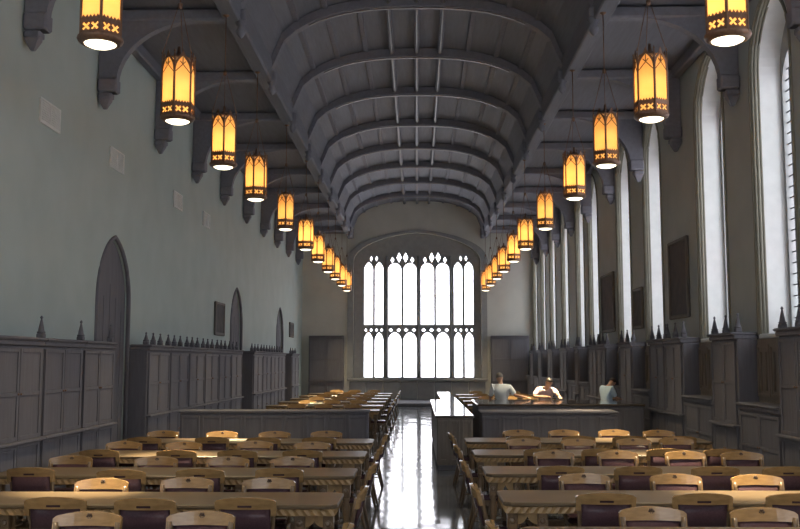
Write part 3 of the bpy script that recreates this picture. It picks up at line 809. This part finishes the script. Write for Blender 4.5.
# ------------------------------------------------------------------ counters
def counter(name, x0, x1, y0, y1, h, top, body, label, cat, npan=6, lip=.03):
    root = empty(name, ((x0 + x1) / 2, y0, 0)); hw = (x1 - x0) / 2; d = y1 - y0
    MB().bbox(-hw, hw, 0, d, h - .05, h, .012).build('countertop', top, root)
    MB().bbox(-hw + lip, hw - lip, lip, d - lip, .1, h - .05, .01).build('body', body, root)
    MB().bbox(-hw + lip + .02, hw - lip - .02, lip + .03, d - lip - .03, 0, .1, .01).build('plinth', OAK_DARK, root)
    m = MB(); wq = (2 * hw - 2 * lip) / npan
    for k in range(npan):
        a = -hw + lip + wq * k
        for q0, q1, z0, z1 in ((a + .02, a + .06, .16, h - .1), (a + wq - .06, a + wq - .02, .16, h - .1), (a + .06, a + wq - .06, .16, .21), (a + .06, a + wq - .06, h - .15, h - .1)):
            m.bbox(q0, q1, lip - .018, lip + .004, z0, z1, .005)
    m.build('front_panelling', body, root)
    tag(root, label, cat); return root
counter('card_cabinet', .35, 1.1, 18.6, 26.2, 1.05, POLISH, OAK_MID, 'long brown oak cabinet with gleaming polished top right of the aisle', 'cabinet', 3)
counter('end_cabinet', .66, 1.1, 26.4, 32.6, 1.05, POLISH, OAK_MID, 'narrow polished oak cabinet standing beyond the gleaming long cabinet', 'cabinet', 2)
counter('front_counter', 1.25, 4.0, 19.1, 19.9, 1.1, OAK_DARK, OAK_DARK, 'dark panelled oak counter behind the last right-hand reading table', 'counter', 7)
counter('rear_counter', 1.4, 5.3, 22.4, 25.0, 1.1, POLISH, OAK_DARK, 'wide dark service counter in front of the three people', 'counter', 8)
counter('low_partition', -4.75, -.95, 19.0, 19.5, 1.12, OAK_DARK, OAK_DARK, 'long dark oak partition behind the last left-hand reading table', 'partition', 9)

# pale slab imitating a lantern's pool of light, and a pile of paper
def sheet_stack(x, y, z, w, d, rz, label, nm='light_pool_slab', th=.012):
    o = MB().bbox(-w / 2, w / 2, -d / 2, d / 2, 0, th, .003).build(nm, PAPER_POOL); o.location = (x, y, z); o.rotation_euler = (0, 0, rz)
    tag(o, label, 'paper')
sheet_stack(-3.05, LF[4] + .4, .76, .30, .42, .05, 'pale slab imitating lantern light on the fifth left-hand reading table')
sheet_stack(-3.07, 28.6 + .4, .76, .44, .6, 0, 'pile of large pale sheets on the second far table beyond the left partition', 'paper_pile', .07)

# ------------------------------------------------------------------ people
def skin_obj(name, verts, edges, rad, mt, parent, sub=2):
    me = bpy.data.meshes.new(name); me.from_pydata([Vector(v) for v in verts], edges, [])
    ob = bpy.data.objects.new(name, me); COL.objects.link(ob)
    sk = ob.modifiers.new('skin', 'SKIN'); ob.modifiers.new('sub', 'SUBSURF').levels = sub
    lay = me.skin_vertices[0] if me.skin_vertices else None
    for i, r in enumerate(rad):
        lay.data[i].radius = r if isinstance(r, tuple) else (r, r)
    lay.data[0].use_root = True
    dg = bpy.context.evaluated_depsgraph_get()
    m2 = bpy.data.meshes.new_from_object(ob.evaluated_get(dg))
    bpy.data.objects.remove(ob)
    for p in m2.polygons: p.use_smooth = True
    m2.materials.clear(); m2.materials.append(mt)
    return link(name, m2, parent)
def lerp(a, b, t): return Vector(a) * (1 - t) + Vector(b) * t
def person(loc, rz, J_, shirt, hair, label, sleeve=.75):
    """J_: joints in local coordinates, facing +Y: pelvis, chest, neck, head, and per side (l, r) sho, elb, hand, hip, knee, foot"""
    root = empty('person', loc, rz)
    V = []; E = []; R_ = []
    def add(p, r, par=None):
        V.append(Vector(p)); R_.append(r); i = len(V) - 1
        if par is not None: E.append((par, i))
        return i
    pel, che, nek, hed = [Vector(J_[k]) for k in ('pelvis', 'chest', 'neck', 'head')]
    fwd = Vector(J_.get('look', (0, 1, 0))).normalized(); up = (hed - nek).normalized()
    side = fwd.cross(up).normalized()
    p0 = add(pel, (.15, .105)); p1 = add(lerp(pel, che, .5), (.135, .095), p0); p2 = add(che, (.155, .11), p1)
    n0 = add(nek, .058, p2); n1 = add(lerp(nek, hed, .45), .062, n0)
    h0 = add(hed, (.078, .095), n1); h1 = add(hed + up * .07, (.072, .085), h0)
    add(hed + fwd * .105 - up * .01, .014, h0)                       # nose
    for s in (-1, 1): add(hed + side * s * .088, .016, h0)           # ears
    arms = []
    for s in ('l', 'r'):
        sh, el, ha = [Vector(J_[s + k]) for k in ('sho', 'elb', 'hand')]
        a = add(sh, .058, p2); b = add(lerp(sh, el, .5), .047, a); c = add(el, .041, b)
        d = add(lerp(el, ha, .5), .038, c); e = add(ha, .026, d)
        dr = (ha - el).normalized(); sd = dr.cross(Vector((0, 0, 1)))
        sd = sd.normalized() if sd.length > .1 else Vector((1, 0, 0))
        pm = add(ha + dr * .05, (.034, .018), e)
        for q, ln in ((-.028, .062), (-.009, .075), (.010, .070), (.028, .055)):
            k0 = add(ha + dr * .09 + sd * q, .010, pm); k1 = add(ha + dr * (.09 + ln * .55) + sd * q * 1.15 - Vector((0, 0, .008)), .0085, k0)
            add(ha + dr * (.09 + ln) + sd * q * 1.2 - Vector((0, 0, .022)), .0075, k1)
        t0 = add(ha + dr * .035 + sd * .045, .011, e); add(ha + dr * .075 + sd * .06, .009, t0)
        arms.append((sh, el, ha))
        hp, kn, ft = [Vector(J_[s + k]) for k in ('hip', 'knee', 'foot')]
        a = add(hp, .085, p0); b = add(lerp(hp, kn, .5), .075, a); c = add(kn, .055, b); d = add(lerp(kn, ft, .45), .052, c); e = add(ft, .038, d)
        add(ft + Vector((0, .14, -.045)), .034, e)
    skin_obj('body', V, E, R_, SKIN, root)
    # shirt
    V2 = [pel + Vector((0, 0, -.02)), lerp(pel, che, .5), che, nek - (nek - che) * .25]; R2 = [(.178, .135), (.172, .130), (.20, .155), (.075, .075)]; E2 = [(0, 1), (1, 2), (2, 3)]
    for sh, el, ha in arms:
        b = len(V2); pts = [sh, lerp(sh, el, .5), lerp(sh, el, .95)]; rr = [.095, .08, .068]
        if sleeve > 1: pts += [lerp(el, ha, .5), lerp(el, ha, .9)]; rr += [.054, .045]
        for q, p in enumerate(pts):
            V2.append(p); R2.append(rr[q]); E2.append((2 if q == 0 else b + q - 1, b + q))
    skin_obj('shirt', V2, E2, R2, shirt, root)
    V3 = [pel + Vector((0, 0, -.03))]; R3 = [(.166, .12)]; E3 = []
    for s in ('l', 'r'):
        hp, kn, ft = [Vector(J_[s + k]) for k in ('hip', 'knee', 'foot')]
        b = len(V3); V3 += [hp, lerp(hp, kn, .5), kn, lerp(kn, ft, .95)]; R3 += [.102, .092, .075, .062]
        E3 += [(0, b), (b, b + 1), (b + 1, b + 2), (b + 2, b + 3)]
    skin_obj('trousers', V3, E3, R3, TROUSERS, root)
    # hair: a cap over the back and crown
    hm = MB(); rows = []
    Mh = Matrix((( *side, 0), (*fwd, 0), (*up, 0), (0, 0, 0, 1))).transposed(); Mh = Matrix.Translation(hed + up * .035 - fwd * .012) @ Mh.to_3x3().to_4x4()
    for i in range(9):
        ph = PI / 2 - i * (PI * .62) / 8
        ring = []
        for k in range(16):
            a = 2 * PI * k / 16
            front = max(0, math.sin(a))
            pp = ph if front < .3 else max(ph, .28)
            ring.append((.094 * math.cos(pp) * math.cos(a), .113 * math.cos(pp) * math.sin(a), .108 * math.sin(pp)))
        rows.append(ring)
    hm.loft(rows, M=Mh, cap=False)
    hm.build('hair', hair, root)
    em = MB()
    for s in (-1, 1):
        em.lathe([(0, -.01), (.009, -.006), (.011, 0), (.009, .006), (0, .01)], 8, hed + fwd * .088 + side * s * .033 + up * .02)
    em.build('eyes', EYE, root)
    tag(root, label, 'person'); return root
def stand(**k):
    d = dict(pelvis=(0, 0, .98), chest=(0, .02, 1.30), neck=(0, .03, 1.50), head=(0, .05, 1.64),
             lsho=(-.19, .02, 1.42), lelb=(-.25, .02, 1.14), lhand=(-.22, .16, .95), rsho=(.19, .02, 1.42), relb=(.25, .02, 1.14), rhand=(.22, .16, .95),
             lhip=(-.1, 0, .92), lknee=(-.11, .03, .5), lfoot=(-.12, 0, .08), rhip=(.1, 0, .92), rknee=(.11, .03, .5), rfoot=(.12, 0, .08))
    d.update(k); return d
Y_P = 25.42
person((2.24, Y_P, 0), 0, stand(chest=(-.02, -.02, 1.31), neck=(-.03, .03, 1.51), head=(-.05, .09, 1.66), look=(.1, 1, -.15),
       lsho=(-.23, 0, 1.42), lelb=(-.31, .06, 1.14), lhand=(-.26, .26, 1.0), rsho=(.21, -.02, 1.40), relb=(.34, -.16, 1.20), rhand=(.58, -.44, 1.165)),
       SHIRT_WHITE, HAIR_GREY, 'person in a loose white shirt seen from behind, one arm resting on counter')
person((3.40, Y_P + .15, 0), PI, stand(pelvis=(0, -.05, .96), chest=(0, .12, 1.22), neck=(-.02, .22, 1.40), head=(-.06, .30, 1.53), look=(-.1, 1, -.4),
       rsho=(.2, .14, 1.34), relb=(.33, .30, 1.17), rhand=(.05, .50, 1.175), lsho=(-.2, .14, 1.34), lelb=(-.29, .36, 1.22), lhand=(-.30, .58, 1.175)),
       SHIRT_PINK, HAIR, 'person in a pale pink shirt bending over the counter with elbows out')
person((5.0, Y_P + .1, 0), -1.0, stand(pelvis=(0, 0, .96), chest=(0, .04, 1.27), neck=(0, .12, 1.44), head=(.0, .24, 1.53), look=(0, 1, -.8),
       lsho=(-.17, .05, 1.38), lelb=(-.2, .16, 1.13), lhand=(-.12, .36, 1.1), rsho=(.17, .05, 1.38), relb=(.2, .16, 1.13), rhand=(.12, .36, 1.1)),
       SHIRT_BLUE, HAIR, 'person in a light blue shirt with bowed head near the right wall')
